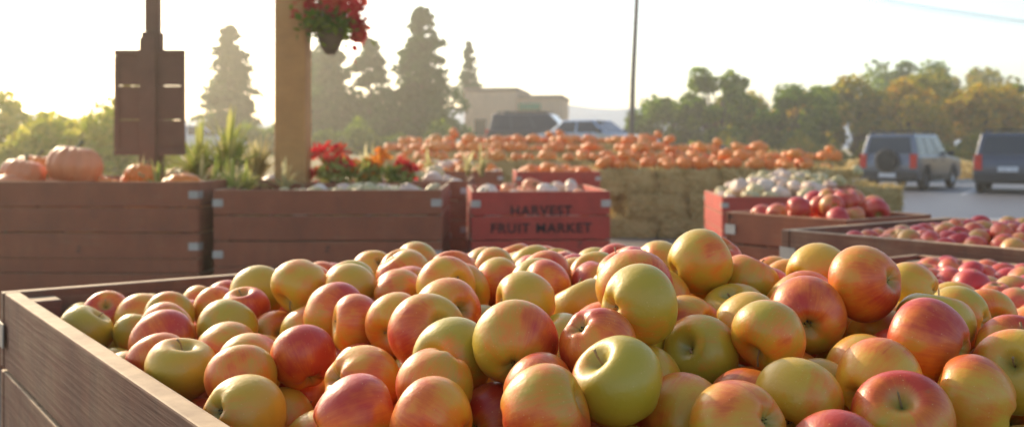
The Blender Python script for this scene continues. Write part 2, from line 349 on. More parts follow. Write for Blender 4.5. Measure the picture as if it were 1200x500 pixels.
def car(name,x,y,rot,paint,kind='suv',spare=False,rack=True,two=None):
    z=float(H(np.array(x),np.array(y)))+.004
    e=empty(name,(x,y,z),R(rot))
    if kind=='suv': L,W,belt,top=4.5,1.82,1.06,1.74; cf,cr=.95,-2.17; tf,tr=.28,-2.02; hood=.97
    else: L,W,belt,top=4.5,1.76,.92,1.42; cf,cr=1.0,-1.65; tf,tr=.3,-1.0; hood=.8
    h2=L/2; wr=.36; xr,xf=-1.35,1.38; ar=.43
    pr=[(-h2+.08,.34)]
    def arch(cx):
        return [(cx+ar*math.cos(a),.36+ar*math.sin(a)) for a in np.linspace(math.pi,0,11)]
    pr+=[(xr-ar,.30)]+arch(xr)+[(xr+ar,.27)]+[(xf-ar,.27)]+arch(xf)+[(xf+ar,.3)]
    pr+=[(h2-.08,.34),(h2,.5),(h2-.02,.72),(h2-.14,hood-.06),(h2-.35,hood),(cf+.1,belt-.02),(cf-.1,belt)]
    if kind=='suv': pr+=[(cr,belt+.0),(-h2+.02,.85),(-h2,.55)]
    else: pr+=[(cr,belt+.02),(-h2+.1,belt-.02),(-h2,.75),(-h2+.02,.5)]
    w=W/2; n=len(pr)
    v=[(px,-w,pz) for px,pz in pr]+[(px,w,pz) for px,pz in pr]
    f=[tuple(range(n))[::-1] ,tuple(range(n,2*n))]+[(i,(i+1)%n,n+(i+1)%n,n+i) for i in range(n)]
    bm=bmesh.new(); bv=[bm.verts.new(p_) for p_ in v]
    for q_ in f: bm.faces.new([bv[i] for i in q_])
    bmesh.ops.recalc_face_normals(bm,faces=bm.faces)
    me=bpy.data.meshes.new('body'); bm.to_mesh(me); bm.free(); me.materials.append(paint)
    me.polygons.foreach_set('use_smooth',np.ones(len(me.polygons),dtype=bool))
    b=bpy.data.objects.new('body',me); link(b,e); bb=b.modifiers.new('b','BEVEL'); bb.width=.07; bb.segments=4; bb.limit_method='ANGLE'; bb.angle_limit=R(40); bb.harden_normals=True
    yb,yt=w-.03,w-.2
    B=[(cr,-yb,belt-.05),(cf,-yb,belt-.05),(cf,yb,belt-.05),(cr,yb,belt-.05)]; T=[(tr,-yt,top),(tf,-yt,top),(tf,yt,top),(tr,yt,top)]
    g=MB(); g.add(B+T,[(0,3,2,1),(4,5,6,7),(0,1,5,4),(1,2,6,5),(2,3,7,6),(3,0,4,7)])
    g.obj('cabin',[paint],smooth=True,parent=e,bevel=.06,seg=4)
    gl=MB()
    def pan(a,b_,c,d,s0,s1,t0,t1,st0=None,st1=None):
        a,b_,c,d=map(Vector,(a,b_,c,d)); nrm=(b_-a).cross(d-a).normalized()*.012
        def bl(s,t): return (a.lerp(b_,s)).lerp(d.lerp(c,s),t)+nrm
        gl.add([bl(s0,t0),bl(s1,t0),bl(s1 if st1 is None else st1,t1),bl(s0 if st0 is None else st0,t1)],[(0,1,2,3)])
    segs=[(.05,.30),(.335,.62),(.65,.96)] if kind=='suv' else [(.08,.48),(.52,.95)]
    for s0,s1 in segs:
        pan(B[0],B[1],T[1],T[0],s0,s1,.14,.88)
        pan(B[2],B[3],T[3],T[2],1-s1,1-s0,.14,.88)
    pan(B[1],B[2],T[2],T[1],.07,.93,.12,.92); pan(B[3],B[0],T[0],T[3],.09,.91,.16,.88)
    gl.obj('windows',[M_cglass],parent=e)
    t=MB()
    t.box((-h2-.05,-w+.04,.36),(-h2+.18,w-.04,.58)); t.box((h2-.2,-w+.04,.34),(h2+.05,w-.04,.54))
    for s in (-1,1):
        y0,y1=sorted((s*w,s*(w+.02))); t.box((xr+ar+.03,y0,.3),(xf-ar-.03,y1,.47))
        for dx in (-.75,.15): t.box((dx,*sorted((s*w,s*(w+.03)))[:1],belt-.16),(dx+.16,sorted((s*w,s*(w+.03)))[1],belt-.12))
        y0,y1=sorted((s*(w-.02),s*(w+.2))); t.box((cf-.32,y0,belt),(cf-.2,y1,belt+.16))
        if rack:
            y0,y1=sorted((s*(yt-.12),s*(yt-.07))); t.box((tr+.15,y0,top+.05),(tf-.1,y1,top+.09))
            for dx in (tr+.2,(tr+tf)/2,tf-.2): t.box((dx,y0+.003,top-.01),(dx+.06,y1-.003,top+.05))
    if rack:
        for dx in (tr+.5,tf-.5): t.box((dx,-yt+.1,top+.092),(dx+.05,yt-.1,top+.12))
    t.box((h2-.03,-.5,.58),(h2+.015,.5,.74))
    t.box((xr-.6,-w+.22,.28),(xf+.6,w-.22,.6))
    t.obj('trim',[M_trim],parent=e,bevel=.015)
    l=MB()
    for s in (-1,1):
        y0,y1=sorted((s*(w-.24),s*(w-.03)))
        if kind=='suv': l.box((-h2-.02,y0,.68),(-h2+.14,y1,1.12),0)
        else: l.box((-h2-.015,y0,.62),(-h2+.1,y1,.8),0)
        y0,y1=sorted((s*(w-.4),s*(w-.04))); l.box((h2-.2,y0,hood-.26),(h2+.012,y1,hood-.1),1)
    l.box((-h2-.065,-.26,.40),(-h2-.052,.26,.54),2) if spare else l.box((-h2-.03,-.26,.64),(-h2-.0,.26,.78),2)
    l.box((h2+.052,-.26,.38),(h2+.065,.26,.5),2)
    l.obj('lamps_and_plates',[M_tail,M_head,M_plate],parent=e,bevel=.01)
    for k,(cx,s) in enumerate([(xr,-1),(xr,1),(xf,-1),(xf,1)]):
        wv=MB(); prof=[(-.11,.2),(-.11,.31),(-.085,.355),(0,.362),(.085,.355),(.11,.31),(.11,.22),(.07,.2)]
        m_=24
        def lathe(prof,mi,cy):
            base=len(wv.v)
            for (yy,rr) in prof:
                for j in range(m_): a=2*math.pi*j/m_; wv.v.append((cx+rr*math.cos(a),cy+yy*s,.362+rr*math.sin(a)))
            for i in range(len(prof)-1):
                for j in range(m_): wv.f.append((base+i*m_+j,base+i*m_+(j+1)%m_,base+(i+1)*m_+(j+1)%m_,base+(i+1)*m_+j)); wv.m.append(mi)
        lathe(prof,0,s*(w-.12)); lathe([(.075,.205),(.08,.18),(.03,.16),(.045,.06),(.06,.001)],1,s*(w-.12))
        wv.obj('wheel_%d'%(k+1),[M_tire,M_rim],smooth=True,parent=e)
    if spare:
        wv=MB(); m_=28; prof=[(0.0,.30),(.03,.345),(.1,.355),(.17,.345),(.2,.30),(.205,.2),(.19,.001)]
        for (yy,rr) in prof:
            for j in range(m_): a=2*math.pi*j/m_; wv.v.append((-h2-.02-yy,rr*math.cos(a),.93+rr*math.sin(a)))
        for i in range(len(prof)-1):
            for j in range(m_): wv.f.append((i*m_+j,i*m_+(j+1)%m_,(i+1)*m_+(j+1)%m_,(i+1)*m_+j)); wv.m.append(0)
        wv.obj('spare_wheel',[M_tire],smooth=True,parent=e)
    return e
car('parked_suv',13.1,32.6,50,paint_mat('silver_blue_paint',(.15,.17,.21)),spare=True)
car('parked_suv',15.2,30.2,60,paint_mat('grey_blue_paint',(.07,.08,.11)))
car('parked_suv',1.35,40,-14,paint_mat('dark_blue_paint',(.03,.035,.05)))
car('parked_car',3.1,37.2,-36,paint_mat('pale_blue_paint',(.42,.48,.55)),kind='sedan',rack=False)
car('parked_car',8.0,39.2,-8,paint_mat('dark_red_paint',(.12,.04,.04)),kind='sedan',rack=False)
car('parked_car',-14.6,46,12,paint_mat('white_paint',(.75,.75,.74),.0),kind='sedan',rack=False)

# ------------------------------------------------------------ bins
def bin_(name,x,y,ang,L,W,z0,z1,mat,text=None,tface='front',floor=None,ink=None,t=.02,seed=0):
    """local x along L, local y along W; origin = front-left corner"""
    e=empty(name,(x,y,0),ang); q=MB(); nb=3; hgt=z1-z0-.09; r=random.Random(seed+int(x*100))
    zb=z0+.09; ph=hgt/nb
    for k in range(nb):
        a=zb+k*ph+(.004 if k else 0); b=zb+(k+1)*ph-(.004 if k<nb-1 else 0)
        j=lambda: r.uniform(-.0025,.0025)
        o=j(); q.box((0,o,a),(L,t+o,b)); o=j(); q.box((0,W-t+o,a),(L,W+o,b))
        o=j(); q.box((o,t+.003,a),(t+o,W-t-.003,b)); o=j(); q.box((L-t+o,t+.003,a),(L+o,W-t-.003,b))
    for cx in (t+.004,L-t-.064):
        for cy in (t+.004,W-t-.064): q.box((cx,cy,zb+.002),(cx+.06,cy+.06,z1-.012))
    q.box((t+.07,t+.004,zb+.001),(L-t-.07,W-t-.004,zb+.02))
    if floor: q.box((t+.07,t+.07,floor-.02),(L-t-.07,W-t-.07,floor))
    q.obj('planks',[mat],parent=e,bevel=.003,seg=2)
    q=MB()
    for yy in (0.002,W/2-.045,W-.092): q.box((.002,yy,z0),(L-.002,yy+.09,zb-.002))
    q.obj('skids',[mat],parent=e,bevel=.004)
    q=MB(); zc=[z1-.10,zb+.05]
    for zz in zc:
        for cx in (-.001,L-.059): q.box((cx,-.006,zz),(cx+.06,-.0035,zz+.045)); q.box((cx,W+.0035,zz),(cx+.06,W+.006,zz+.045))
        for cx in (-.006,L+.0035): q.box((cx,.0,zz),(cx+.0025,.06,zz+.045)); q.box((cx,W-.06,zz),(cx+.0025,W,zz+.045))
    q.obj('corner_straps',[M_metal],parent=e)
    if text:
        for i,(s,sz,dz) in enumerate(text):
            cu=bpy.data.curves.new('stencil','FONT'); cu.body=s; cu.size=sz; cu.align_x='CENTER'; cu.extrude=.0004; cu.space_character=1.15; cu.offset=.002
            cu.materials.append(ink or M_stencil); o=bpy.data.objects.new('stencil_lettering',cu); link(o,e)
            if tface=='front': o.location=(L/2,-.0045,z0+dz); o.rotation_euler=(R(90),0,0)
            else: o.location=(-.0045,W*tface,z0+dz); o.rotation_euler=(R(90),0,R(-90))
    return e
U=np.array([.586,-.81]); Vv=np.array([.81,.586]); ANG=math.atan2(.586,.81)
def Wd(u,v): return U*u+Vv*v
def uvbin(name,u0,u1,v0,v1,z0,z1,mat,**k):
    c=Wd(u1,v0); return bin_(name,c[0],c[1],ANG,v1-v0,u1-u0,z0,z1,mat,**k)
FU=(-2.146,-.446); FV=(.328,1.643)
uvbin('apple_bin',*FU,*FV,.54,1.07,M_binfront,text=[('FRUIT MARKET',.13,.16)],tface=.50,floor=.86,t=.028)
uvbin('wooden_bin',*FU,*FV,0,.535,M_binfront)
BR2=(-1.6,-.3,1.68,2.55); BR3=(-2.12,-.8,2.62,3.6); BR4=(-3.15,-2.5,3.5,4.12)
uvbin('apple_bin',*BR2,.53,1.05,M_binbrown,floor=.86)
uvbin('apple_bin',*BR3,.55,1.08,M_binfront,floor=.86,t=.03)
uvbin('apple_bin',*BR4,.53,1.05,M_binbrown,floor=.86)
for a in (BR2,BR3,BR4): uvbin('wooden_bin',*a,0,.525,M_binbrown)

# ------------------------------------------------------------ fruit meshes
def apple_mesh(name,seed,skin):
    r=np.random.default_rng(seed); nph,nth=40,26
    a=r.uniform(.45,.6); b=r.uniform(.32,.45); lob=r.uniform(.015,.04); hz=r.uniform(.88,1.0); tap=r.uniform(.03,.11)
    p1,p2=r.uniform(0,6,2); asy=r.uniform(.01,.05)
    V_=[];F_=[];mi=[]
    for i in range(nth+1):
        th=math.pi*i/nth
        for j in range(nph):
            ph=2*math.pi*j/nph
            Rr=1-a*math.exp(-(th/.34)**2)-b*math.exp(-((math.pi-th)/.28)**2)
            Rr+=lob*math.cos(5*ph+p1)*((1-math.cos(th))/2)**3+asy*math.sin(ph+p2)*math.sin(th)+.012*math.cos(3*ph+p2)*math.sin(th)
            x=Rr*math.sin(th)*(1+tap*math.cos(th)); z=Rr*math.cos(th)*hz
            V_.append((x*math.cos(ph),x*math.sin(ph),z+asy*.8*math.cos(ph)*math.sin(th)))
    for i in range(nth):
        for j in range(nph): F_.append((i*nph+j,(i+1)*nph+j,(i+1)*nph+(j+1)%nph,i*nph+(j+1)%nph)); mi.append(0)
    q=MB(); l=r.uniform(.28,.6); dx,dy=r.uniform(-.25,.25,2)
    q.tube([(0,0,.36),(dx*.2,dy*.2,.36+l*.4),(dx*.6,dy*.6,.36+l*.75),(dx*1.2,dy*1.2,.36+l)],[.03,.019,.02,.032],7)
    k=MB()
    for s in range(5):
        t=s*2*math.pi/5+p1; c_,s_=math.cos(t),math.sin(t)
        k.add([(c_*.1-s_*.05,s_*.1+c_*.05,-.6*hz-.02),(c_*.1+s_*.05,s_*.1-c_*.05,-.6*hz-.02),(c_*.05,s_*.05,-.6*hz-.14)],[(0,1,2)])
    n0=len(V_); V_+=q.v; F_+=[tuple(i+n0 for i in f) for f in q.f]; mi+=[1]*len(q.f)
    n0=len(V_); V_+=k.v; F_+=[tuple(i+n0 for i in f) for f in k.f]; mi+=[2]*len(k.f)
    me=bpy.data.meshes.new(name); me.from_pydata(V_,[],F_)
    for m in (skin,M_stem,M_calyx): me.materials.append(m)
    me.polygons.foreach_set('material_index',np.array(mi,dtype=np.int32)); me.polygons.foreach_set('use_smooth',np.ones(len(me.polygons),dtype=bool)); me.update()
    return me
A_mesh=[apple_mesh('apple',i,M_apple) for i in range(9)]
R_mesh=[apple_mesh('red_apple',50+i,M_appler) for i in range(5)]
def pumpkin_mat(name,c0,c1,c2):
    m,nt,p=newmat(name); tc=N(nt,'ShaderNodeTexCoord'); oi=N(nt,'ShaderNodeObjectInfo')
    n=noise(nt,tc.outputs['Object'],2.5,5,.6,math_(nt,'MULTIPLY',oi.outputs['Random'],40.0))
    c=mix(nt,oi.outputs['Random'],c0,c1); c=mix(nt,math_(nt,'MULTIPLY',n,.7),c,c2)
    nt.links.new(c,p.inputs['Base Color']); p.inputs['Roughness'].default_value=.42; return m
M_pump=pumpkin_mat('pumpkin_skin',(.85,.2,.015),(.85,.34,.05),(.7,.14,.01))
M_pale=pumpkin_mat('pale_pumpkin_skin',(.7,.5,.38),(.72,.64,.52),(.65,.4,.25))
M_pink=pumpkin_mat('pink_pumpkin_skin',(.78,.24,.08),(.78,.33,.14),(.65,.15,.05))
M_gourd=pumpkin_mat('gourd_skin',(.62,.52,.32),(.34,.36,.2),(.66,.45,.12))
M_ystem=simple('pumpkin_stem',(.2,.19,.08),.85)
def pumpkin_mesh(name,seed,mat,ribs=12,hz=.75,neck=0.0):
    r=np.random.default_rng(seed); nph,nth=ribs*5,16; V_=[];F_=[];mi=[]
    dep=r.uniform(.06,.12)
    for i in range(nth+1):
        th=math.pi*i/nth
        for j in range(nph):
            ph=2*math.pi*j/nph; Rr=1-.35*math.exp(-(th/.35)**2)-.25*math.exp(-((math.pi-th)/.4)**2)
            Rr*=1-dep*(1-abs(math.sin(ph*ribs/2)))**2*math.sin(th)**.5 if 0<i<nth else 1
            x=Rr*math.sin(th); z=Rr*math.cos(th)*hz
            if neck and z>0: x*=1-neck*z/hz; z*=1+neck
            V_.append((x*math.cos(ph),x*math.sin(ph),z))
    for i in range(nth):
        for j in range(nph): F_.append((i*nph+j,(i+1)*nph+j,(i+1)*nph+(j+1)%nph,i*nph+(j+1)%nph)); mi.append(0)
    q=MB(); zt=.62*hz*(1+neck); q.tube([(0,0,zt-.05),(.03,0,zt+.15),(.1,.03,zt+.3),(.2,.06,zt+.4)],[.16,.09,.075,.1],8)
    n0=len(V_); V_+=q.v; F_+=[tuple(i+n0 for i in f) for f in q.f]; mi+=[1]*len(q.f)
    me=bpy.data.meshes.new(name); me.from_pydata(V_,[],F_); me.materials.append(mat); me.materials.append(M_ystem)
    me.polygons.foreach_set('material_index',np.array(mi,dtype=np.int32)); me.polygons.foreach_set('use_smooth',np.ones(len(me.polygons),dtype=bool)); me.update(); return me
P_mesh=[pumpkin_mesh('pumpkin',i,M_pump,10+i%3*2,.7+.08*i) for i in range(3)]
W_mesh=[pumpkin_mesh('white_pumpkin',10+i,M_pale,10,.62+.1*i) for i in range(2)]
K_mesh=[pumpkin_mesh('pink_pumpkin',20+i,M_pink,12,.72+.08*i) for i in range(2)]
G_mesh=[pumpkin_mesh('gourd',30,M_gourd,8,.8,.35),pumpkin_mesh('gourd',31,M_gourd,10,.65),pumpkin_mesh('gourd',32,M_pale,8,.75,.45)]

# ------------------------------------------------------------ fruit settling
def settle(w,d,hf,rmin,rmax,layers,seed,fill=1.0,iters=220):
    r=np.random.default_rng(seed); rm=(rmin+rmax)/2; sp=rm*2.02; pos=[];lay=[]
    for k in range(layers):
        ox,oy=r.uniform(0,sp,2) if k else (0,0)
        j=0; y=rm+oy*.5
        while y<d-rm*.9:
            x=rm+(sp/2 if j%2 else 0)+ox*.5
            while x<w-rm*.9:
                if k==0 or r.random()<(fill if k==layers-1 else .97):
                    pos.append([x+r.normal()*rm*.2,y+r.normal()*rm*.2,0]); lay.append(k)
                x+=sp
            y+=sp*.88; j+=1
    pos=np.array(pos); lay=np.array(lay); rad=r.uniform(rmin,rmax,len(pos))
    h=hf(pos[:,0],pos[:,1]); pos[:,2]=h-(layers-1-lay)*rm*1.62+np.where(lay>0,rm*.5*lay,0)+r.normal(size=len(pos))*rm*.2
    static=lay==0; mob=(~static).astype(float)
    pos[:,0]=np.clip(pos[:,0],rad,w-rad); pos[:,1]=np.clip(pos[:,1],rad,d-rad)
    def pairs():
        I=[];J=[]; lim=rmax*2+rm*.6
        for s in range(0,len(pos),400):
            D=np.linalg.norm(pos[s:s+400,None,:]-pos[None],axis=2); a,b=np.nonzero(D<lim); a=a+s; k=a<b; I.append(a[k]);J.append(b[k])
        I=np.concatenate(I);J=np.concatenate(J); k=~(static[I]&static[J]); return I[k],J[k]
    for it in range(iters):
        if it%10==0: I,J=pairs()
        g=.0012*rm/.04 if it<iters*.8 else .0002
        pos[:,2]-=g*mob
        for _ in range(2):
            dv=pos[I]-pos[J]; L=np.linalg.norm(dv,axis=1)+1e-9; ov=(rad[I]+rad[J])*.985-L; k=ov>0
            i_,j_=I[k],J[k]; n=(dv[k]/L[k,None]); o=ov[k][:,None]
            mi_,mj_=mob[i_][:,None],mob[j_][:,None]; tot=mi_+mj_+1e-9; mv=n*o*.5
            cnt=np.bincount(np.concatenate([i_,j_]),minlength=len(pos)).clip(1)
            acc=np.zeros_like(pos); np.add.at(acc,i_,mv*2*mi_/tot); np.add.at(acc,j_,-mv*2*mj_/tot)
            pos+=acc/np.sqrt(cnt)[:,None]
            pos[:,0]=np.clip(pos[:,0],rad,w-rad); pos[:,1]=np.clip(pos[:,1],rad,d-rad)
    return pos,rad
def place(parent,meshes,pos,rad,seed,tilt=1.0,names=None):
    r=np.random.default_rng(seed)
    for p_,q_ in zip(pos,rad):
        me=meshes[r.integers(len(meshes))]
        o=bpy.data.objects.new(me.name.split('.')[0],me); o.location=tuple(p_)
        if tilt>=1:
            a=r.normal(size=3)*np.array([.85,.85,0]); o.rotation_euler=(a[0],a[1],r.uniform(0,6.28))
            if r.random()<.35: o.rotation_euler=(r.uniform(0,6.28),r.uniform(0,6.28),r.uniform(0,6.28))
        else: o.rotation_euler=(r.normal()*tilt,r.normal()*tilt,r.uniform(0,6.28))
        o.scale=(q_,q_,q_); link(o,parent)
def pile_uv(name,u0,u1,v0,v1,hf_world,rmin,rmax,layers,seed,meshes,fill,inset=.033,tilt=1.0):
    c=Wd(u1-inset,v0+inset); e=empty(name,(c[0],c[1],0),ANG)
    ca,sa=math.cos(ANG),math.sin(ANG)
    def hf(lx,ly): return hf_world(c[0]+lx*ca-ly*sa,c[1]+lx*sa+ly*ca,lx,ly)
    w,d=(v1-v0-2*inset),(u1-u0-2*inset)
    pos,rad=settle(w,d,hf,rmin,rmax,layers,seed,fill); place(e,meshes,pos,rad,seed+1,tilt); return e
W1,D1=FV[1]-FV[0]-.066,FU[1]-FU[0]-.066
def h_front(x,y,lx,ly):
    edge=np.minimum(np.minimum(lx,W1-lx),np.minimum(ly,D1-ly)); t=ss(edge,0,.30)
    h=1.055+.070*t
    h+=.09*np.exp(-(((x-.30)**2)/.075+((y-1.25)**2)/.07))
    h-=.02*np.exp(-(((x+.25)**2)/.03+((y-1.15)**2)/.04))
    h-=.04*ss(-x,.3,.75)
    h-=.035*ss(y,1.65,2.1)
    return h
pile_uv('apple_pile',*FU,*FV,h_front,.0385,.0475,3,5,A_mesh,.72)
def h_mk(w,d,base,amp):
    def f(x,y,lx,ly): return base+amp*np.sin(np.clip(lx/w,0,1)*math.pi)*np.sin(np.clip(ly/d,0,1)*math.pi)
    return f
pile_uv('red_apple_pile',*BR2,h_mk(.80,1.23,1.02,.03),.034,.039,2,11,R_mesh,.85)
pile_uv('red_apple_pile',*BR3,h_mk(.91,1.25,1.03,.06),.035,.040,2,13,R_mesh,.85)
pile_uv('red_apple_pile',*BR4,h_mk(.55,.58,1.02,.1),.05,.06,2,15,R_mesh,.85)

# ------------------------------------------------------------ left/middle bins
def full(name,x,y,ang,L,W,z1,mat,meshes,rmin,rmax,base,amp,seed,cname,text=None,fill=.9,tilt=.5,low=True,hh=.55):
    bin_(name,x,y,ang,L,W,z1-hh,z1,mat,text=text,floor=z1-.28,seed=seed)
    if low: bin_('wooden_bin',x,y,ang,L,W,0,z1-hh-.005,M_binbrown)
    if meshes:
        e=empty(cname,(x+.03*math.cos(ang)-.03*math.sin(ang),y+.03*math.sin(ang)+.03*math.cos(ang),0),ang)
        w,d=L-.06,W-.06
        pos,rad=settle(w,d,lambda a,b:h_mk(w,d,base,amp)(0,0,a,b),rmin,rmax,2,seed,fill,100); place(e,meshes,pos,rad,seed,tilt)
full('produce_bin',-3.30,6.05,R(-3),1.42,1.2,1.14,M_binbrown,K_mesh+P_mesh[:1],.10,.15,.99,.06,21,'pumpkin_pile')
full('produce_bin',-1.80,6.0,R(1),1.37,1.2,1.09,M_binbrown,G_mesh,.05,.08,.98,.05,22,'gourd_pile')
full('produce_bin',-.255,6.25,R(4),.88,1.1,1.07,M_binred,W_mesh+K_mesh,.055,.085,.98,.05,23,'small_pumpkin_pile',text=[('HARVEST',.085,.40),('FRUIT MARKET',.085,.29)])
full('produce_bin',-3.2,7.9,R(0),1.3,1.2,1.08,M_binbrown,K_mesh+G_mesh,.09,.14,.98,.06,24,'pumpkin_pile')
full('produce_bin',-1.6,7.9,R(0),1.25,1.2,1.08,M_binbrown,G_mesh,.05,.09,1.0,.1,25,'gourd_pile')
full('produce_bin',-1.35,11,R(2),1.25,1.2,1.08,M_binbrown,W_mesh+P_mesh,.06,.1,1.02,.07,26,'small_pumpkin_pile')
full('produce_bin',.05,11.2,R(2),.95,1.2,1.07,M_binred,P_mesh,.08,.12,.99,.06,27,'pumpkin_pile')
full('produce_bin',1.9,9.0,R(-4),1.25,1.3,.90,M_binred,G_mesh+W_mesh,.06,.1,.83,.14,28,'gourd_pile')
full('produce_bin',2.85,11.5,R(-4),1.1,1.2,.9,M_binbrown,G_mesh,.07,.1,.86,.14,29,'gourd_pile')
full('produce_bin',-4.9,6.1,R(0),1.4,1.2,1.1,M_binbrown,K_mesh,.13,.17,1.0,.06,30,'pumpkin_pile')
def one(mesh,x,y,z,r_,rot=(0,0,0),name='pumpkin'):
    o=bpy.data.objects.new(name,mesh); o.location=(x,y,z); o.scale=(r_,)*3; o.rotation_euler=rot; link(o)
one(K_mesh[1],-2.82,6.42,1.23,.175,(.1,.1,1)); one(K_mesh[0],-3.14,6.4,1.18,.14,(.2,0,2)); one(P_mesh[1],-2.45,6.6,1.15,.12,(0,.2,1.4)); one(P_mesh[0],-3.25,6.8,1.2,.15,(0,.1,.4))

# ------------------------------------------------------------ straw bales
m,nt,p=newmat('straw'); tc=N(nt,'ShaderNodeTexCoord'); o=tc.outputs['Object']; oi=N(nt,'ShaderNodeObjectInfo')
a=noise(nt,mapping(nt,o,(6,40,40)),2.5,5,.7,math_(nt,'MULTIPLY',oi.outputs['Random'],9.0)); b=noise(nt,o,5,4)
c=ramp(nt,math_(nt,'ADD',math_(nt,'MULTIPLY',a,.7),math_(nt,'MULTIPLY',b,.3)),[(.3,(.24,.15,.045)),(.5,(.58,.41,.15)),(.7,(.78,.6,.28))])
nt.links.new(c,p.inputs['Base Color']); p.inputs['Roughness'].default_value=.8; bump(nt,p,a,1,.03); M_straw=m
def bale_mesh(seed):
    r=np.random.default_rng(seed); bm=bmesh.new(); bmesh.ops.create_cube(bm,size=1)
    bmesh.ops.subdivide_edges(bm,edges=bm.edges,cuts=7,use_grid_fill=True)
    for v in bm.verts:
        c=Vector((v.co.x,v.co.y,v.co.z)); m_=sorted(abs(t) for t in c)
        s=.94 if m_[1]>.49 else 1.0
        groove=.95 if abs(abs(c.y)-.21)<.05 else 1
        v.co=Vector((c.x*.92*s+r.normal()*.006,c.y*.46*s+r.normal()*.006,c.z*.37*s*groove+r.normal()*.005))
    me=bpy.data.meshes.new('straw_bale'); bm.to_mesh(me); bm.free()
    vs=np.array([v.co[:] for v in me.vertices]); fs=[tuple(p_.vertices) for p_ in me.polygons]; nb=len(fs); bpy.data.meshes.remove(me)
    n=900; c=r.uniform(-.5,.5,(n,3)); ax=r.integers(0,3,n); sg=np.where(r.random(n)<.5,-.5,.5); c[np.arange(n),ax]=sg; c*=np.array([.92,.46,.37])*.99
    v,f=quads(c,.03,r,0,5)
    me=bpy.data.meshes.new('straw_bale'); V2=np.concatenate([vs,v]); F2=fs+[tuple(x) for x in (f+len(vs))]
    me.from_pydata(V2.tolist(),[],[tuple(int(i) for i in t) for t in F2]); me.materials.append(M_straw); me.materials.append(M_straw_str)
    me.polygons.foreach_set('material_index',np.array([0]*nb+[1]*len(f),dtype=np.int32)); me.update(); return me
B_mesh=[bale_mesh(i) for i in range(3)]
def bale_row(x0,y0,length,ang,top,courses,rows=1,seed=0,pump=None,prad=(.1,.15),pn=1.0,nrow=2):
    r=np.random.default_rng(seed); ca,sa=math.cos(ang),math.sin(ang)
    def wp(a,b): return x0+a*ca-b*sa, y0+a*sa+b*ca
    for k in range(courses):
        for rr in range(rows):
            x=(.46 if k%2 else 0)-(.2 if rr%2 else 0)
            while x<length:
                o=bpy.data.objects.new('straw_bale',B_mesh[r.integers(3)]); a_,b_=wp(x+.46,rr*.47+r.normal()*.02); o.location=(a_,b_,top-.185-k*.36)
                o.rotation_euler=(0,0,ang+r.normal()*.03+(math.pi if r.random()<.5 else 0)); link(o); x+=.935
    if pump:
        e=empty('pumpkin_row',(0,0,0)); x=.1
        while x<length+.3:
            for rr in range(nrow):
                if r.random()<pn:
                    q_=r.uniform(*prad); me=pump[r.integers(len(pump))]; o=bpy.data.objects.new('pumpkin',me)
                    a_,b_=wp(x+r.normal()*.05,-.08+rr*.27+r.normal()*.04); o.location=(a_,b_,top+q_*.62)
                    o.scale=(q_,)*3; o.rotation_euler=(r.normal()*.25,r.normal()*.25,r.uniform(0,6)); link(o,e)
                    if rr and r.random()<.3:
                        o=bpy.data.objects.new('pumpkin',me); o.location=(a_+.12,b_-.13,top+q_*1.75); o.scale=(q_*.85,)*3; o.rotation_euler=(r.normal()*.4,r.normal()*.4,r.uniform(0,6)); link(o,e)
            x+=.25
bale_row(1.25,15,2.9,R(-5),1.02,3,rows=2,seed=1,pump=P_mesh,prad=(.08,.14),pn=.85)
bale_row(-2.6,18.2,8.1,R(-5),1.10,3,rows=2,seed=2,pump=P_mesh,prad=(.09,.15),pn=.88)
bale_row(-2.6,20.7,7.4,R(-6),1.24,4,rows=2,seed=3,pump=P_mesh,prad=(.1,.17),pn=.85)
bale_row(-2.6,23.3,5.6,R(-7),1.4,4,rows=1,seed=4,pump=P_mesh,prad=(.11,.18),pn=.8)
bale_row(4.3,16.0,1.0,R(-5),.72,2,rows=2,seed=5,pump=P_mesh+G_mesh,prad=(.1,.15),pn=.8)

# ------------------------------------------------------------ posts, sign, plants
q=MB(); q.box((-1.745,7.3,-.1),(-1.515,7.52,3.3)); q.obj('wooden_post',[M_post],bevel=.012)
q=MB(); q.box((-5.5,7.32,3.303),(5.5,7.5,3.5)); q.obj('canopy_beam',[M_post],bevel=.01)
q=MB(); q.box((5.1,7.3,-.1),(5.3,7.5,3.3)); q.obj('wooden_post',[M_post],bevel=.012)
e=empty('hanging_board_sign',(-2.66,7.35,0))
q=MB(); q.box((-.08,0,-.1),(.06,.1,2.2)); q.box((-.06,.01,2.203),(.045,.09,2.9)); q.obj('sign_post',[M_signwood],parent=e,bevel=.008)
q=MB()
for k in range(3): q.box((-.25,-.03,1.30+k*.25),(.25,-.003,1.546+k*.25))
q.obj('board',[M_signwood],parent=e,bevel=.005)
q=MB()
q.box((-.262,-.045,1.288),(.262,-.031,1.33)); q.box((-.262,-.045,2.02),(.262,-.031,2.062)); q.box((-.262,-.045,1.333),(-.225,-.031,2.017)); q.box((.225,-.045,1.333),(.262,-.031,2.017))
q.box((-.07,-.062,1.1),(.05,-.046,2.15))
q.obj('frame',[M_signwood],parent=e,bevel=.004)

